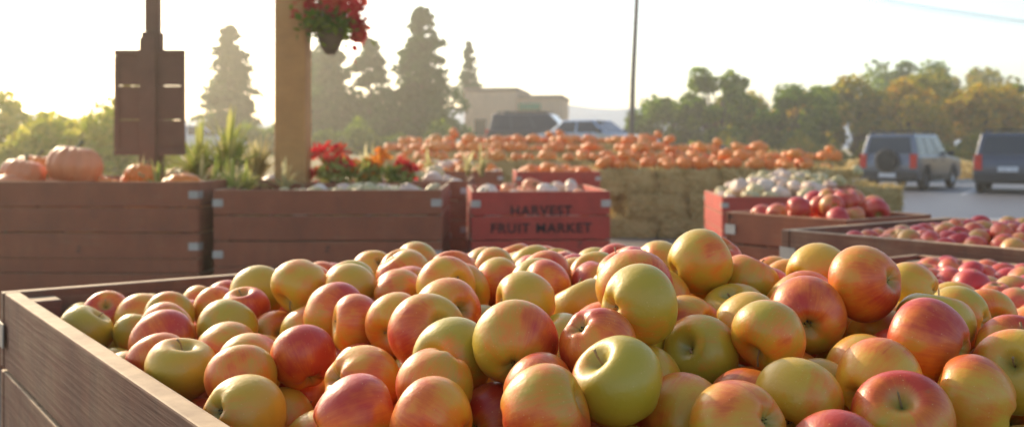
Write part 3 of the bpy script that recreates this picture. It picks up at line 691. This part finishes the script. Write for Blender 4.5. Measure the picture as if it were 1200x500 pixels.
def leaf_blades(n,length,r,spread=.5,w=.018):
    v=[];f=[]
    for i in range(n):
        a=r.uniform(0,6.28); t=r.uniform(.05,spread); L=length*r.uniform(.6,1.1); d=np.array([math.cos(a),math.sin(a)])
        s=np.array([-d[1],d[0]]); b=len(v)
        for k in range(6):
            u_=k/5; rad_=t*L*u_**1.3; z=L*(u_-.45*t*u_**2.2*2); ww=w*(1-u_)**.6+.001
            v.append((d[0]*rad_+s[0]*ww,d[1]*rad_+s[1]*ww,z)); v.append((d[0]*rad_-s[0]*ww,d[1]*rad_-s[1]*ww,z))
        for k in range(5): f.append((b+2*k,b+2*k+1,b+2*k+3,b+2*k+2))
    return np.array(v),f
M_pot=simple('terracotta_pot',(.3,.13,.08),.8)
def pot(e,z0,z1,r0,r1):
    q=MB(); q.tube([(0,0,z0),(0,0,z1-.03),(0,0,z1-.029),(0,0,z1)],[r0,r1*.96,r1*1.06,r1*1.06],20); q.obj('pot',[M_pot],parent=e,smooth=False)
def spiky(x,y,z,L,n,seed,sp=.6,mat=None,w=.018):
    e=empty('spiky_plant',(x,y,z)); r=np.random.default_rng(seed); pot(e,0,.2,.09,.13); v,f=leaf_blades(n,L,r,sp,w); v[:,2]+=.16; mesh_obj('leaves',v,f,[mat or M_plant],parent=e)
def bush(name,x,y,z,rad,mat1,mat2,seed,n=700,leaf=.035,potted=True):
    e=empty(name,(x,y,z)); r=np.random.default_rng(seed)
    if potted: pot(e,0,.18,.09,.12)
    q=MB()
    for k in range(14):
        a=r.uniform(0,6.28); q.tube([(0,0,.1),(math.cos(a)*rad*.4,math.sin(a)*rad*.4,.2+rad*.5),(math.cos(a)*rad*.8,math.sin(a)*rad*.8,.2+rad*r.uniform(.5,1.2))],[.006,.005,.003],4)
    q.obj('stems',[M_bark],parent=e)
    d=r.normal(size=(n,3)); d/=np.linalg.norm(d,axis=1)[:,None]; d*=r.uniform(.4,1.25,n)[:,None]*rad; d[:,2]=d[:,2]*.8+.2+rad*.6
    v,f=quads(d,leaf,r); mesh_obj('leaves',v,f,[mat2],parent=e)
    d2=[]
    for k in range(9):
        c=r.normal(size=3)*rad*.55; c[2]=abs(c[2])*1.5+.2+rad*.5; d2.append(c+r.normal(size=(n//18,3))*rad*.25)
    v,f=quads(np.concatenate(d2),leaf*1.2,r); mesh_obj('flowers',v,f,[mat1],parent=e)
for (sx,x0_,x1_,zt) in [(-3.4,.9,1.4,.9),(-2.5,1.0,1.9,.88)]:
    e=empty('display_shelf',(sx,7.3,0)); q=MB(); q.box((x0_,-.02,zt-.04),(x1_,.5,zt))
    for xx in (x0_,x1_-.05):
        for yy in (-.02,.44): q.box((xx,yy,0),(xx+.05,yy+.06,zt-.042))
    q.obj('shelf',[M_binbrown],parent=e)
spiky(-2.12,7.45,.9,.66,90,1,.95,w=.026); spiky(-2.38,7.55,.9,.56,70,2,1.0,w=.024); spiky(-1.95,7.6,.9,.45,60,6,.9,M_husk,.02)
bush('potted_flower_bush',-1.34,7.5,.88,.13,M_red,M_plant,3,500)
bush('potted_flower_bush',-1.1,7.55,.88,.11,M_orange,M_plant,4,450)
bush('potted_flower_bush',-.86,7.6,.88,.09,M_red,M_plant,5,400)
r=np.random.default_rng(12); e=empty('corn_husk_bundles',(0,0,0))
for k in range(9):
    v,f=leaf_blades(26,.28,r,1.1,.016); v+=np.array([-2.25+r.uniform(-.3,.75),6.4+r.uniform(0,.7),1.03]); mesh_obj('husk_bundle',v,f,[M_husk if k%2 else M_plant],parent=e)
for k in range(6):
    v,f=leaf_blades(18,.3,r,1.0,.016); v+=np.array([-1.2+r.uniform(-.1,1.3),8.2+r.uniform(0,.6),1.1]); mesh_obj('husk_bundle',v,f,[M_husk],parent=e)
e=empty('hanging_flower_basket',(-1.34,7.35,.13)); r=np.random.default_rng(5)
q=MB(); q.tube([(0,0,1.9),(0,0,1.95),(0,0,2.03),(0,0,2.1)],[.03,.07,.1,.11],16)
q.obj('basket',[simple('coir_basket',(.12,.09,.05),.95)],parent=e)
q=MB()
for a in (0,2.1,4.2): q.tube([(math.cos(a)*.1,math.sin(a)*.1,2.1),(0,0,3.17)],[.004,.004],5)
q.obj('chains',[M_metal],parent=e)
d=r.normal(size=(420,3))*np.array([.1,.1,.06])+np.array([0,0,2.11]); v,f=quads(d,.045,r); mesh_obj('leaves',v,f,[M_green],parent=e)
d=np.concatenate([r.normal(size=(45,3))*np.array([.045,.045,.035])+np.array([r.uniform(-.2,.22),r.uniform(-.15,.15),r.uniform(2.15,2.36)]) for k in range(10)]); v,f=quads(d,.055,r); mesh_obj('flowers',v,f,[M_red],parent=e)
d=r.normal(size=(150,3))*np.array([.03,.03,.09])+np.array([.2,0,2.1]); v,f=quads(d,.045,r); mesh_obj('trailing_flowers',v,f,[M_red],parent=e)

# ------------------------------------------------------------ light + sky
EL,AZ=23,-38
w=bpy.data.worlds.new('World'); S.world=w; w.use_nodes=True; nt=w.node_tree
sk=N(nt,'ShaderNodeTexSky',sky_type='NISHITA'); sk.sun_disc=False; sk.sun_elevation=R(EL); sk.sun_rotation=R(AZ); sk.air_density=1.0; sk.dust_density=2.5; sk.ozone_density=.6; sk.altitude=300
bg=nt.nodes['Background']; nt.links.new(sk.outputs[0],bg.inputs[0]); bg.inputs[1].default_value=.27
sd=Vector((math.sin(R(AZ))*math.cos(R(EL)),math.cos(R(AZ))*math.cos(R(EL)),math.sin(R(EL))))
l=bpy.data.lights.new('sun','SUN'); l.energy=5; l.angle=R(.5); l.color=(1,.8,.52)
lo=bpy.data.objects.new('sun',l); lo.rotation_euler=sd.to_track_quat('Z','Y').to_euler(); link(lo)

m=bpy.data.materials.new('haze_air'); m.use_nodes=True; nt=m.node_tree; nt.nodes.remove(nt.nodes['Principled BSDF'])
vs_=N(nt,'ShaderNodeVolumeScatter'); vs_.inputs['Density'].default_value=.0028; vs_.inputs['Anisotropy'].default_value=.65; vs_.inputs['Color'].default_value=(1,.94,.82,1)
nt.links.new(vs_.outputs[0],nt.nodes['Material Output'].inputs['Volume'])
q=MB(); q.box((-140,-6,-3),(140,160,11)); q.obj('haze',[m])

# ------------------------------------------------------------ camera
cam=bpy.data.cameras.new('camera'); cam.lens=35; cam.sensor_width=36; cam.shift_y=-.065; cam.clip_start=.05; cam.clip_end=4000
cam.dof.use_dof=True; cam.dof.focus_distance=1.0; cam.dof.aperture_fstop=7.1
co=bpy.data.objects.new('camera',cam); co.location=(0,0,1.35); co.rotation_euler=(R(90),0,0); link(co); S.camera=co
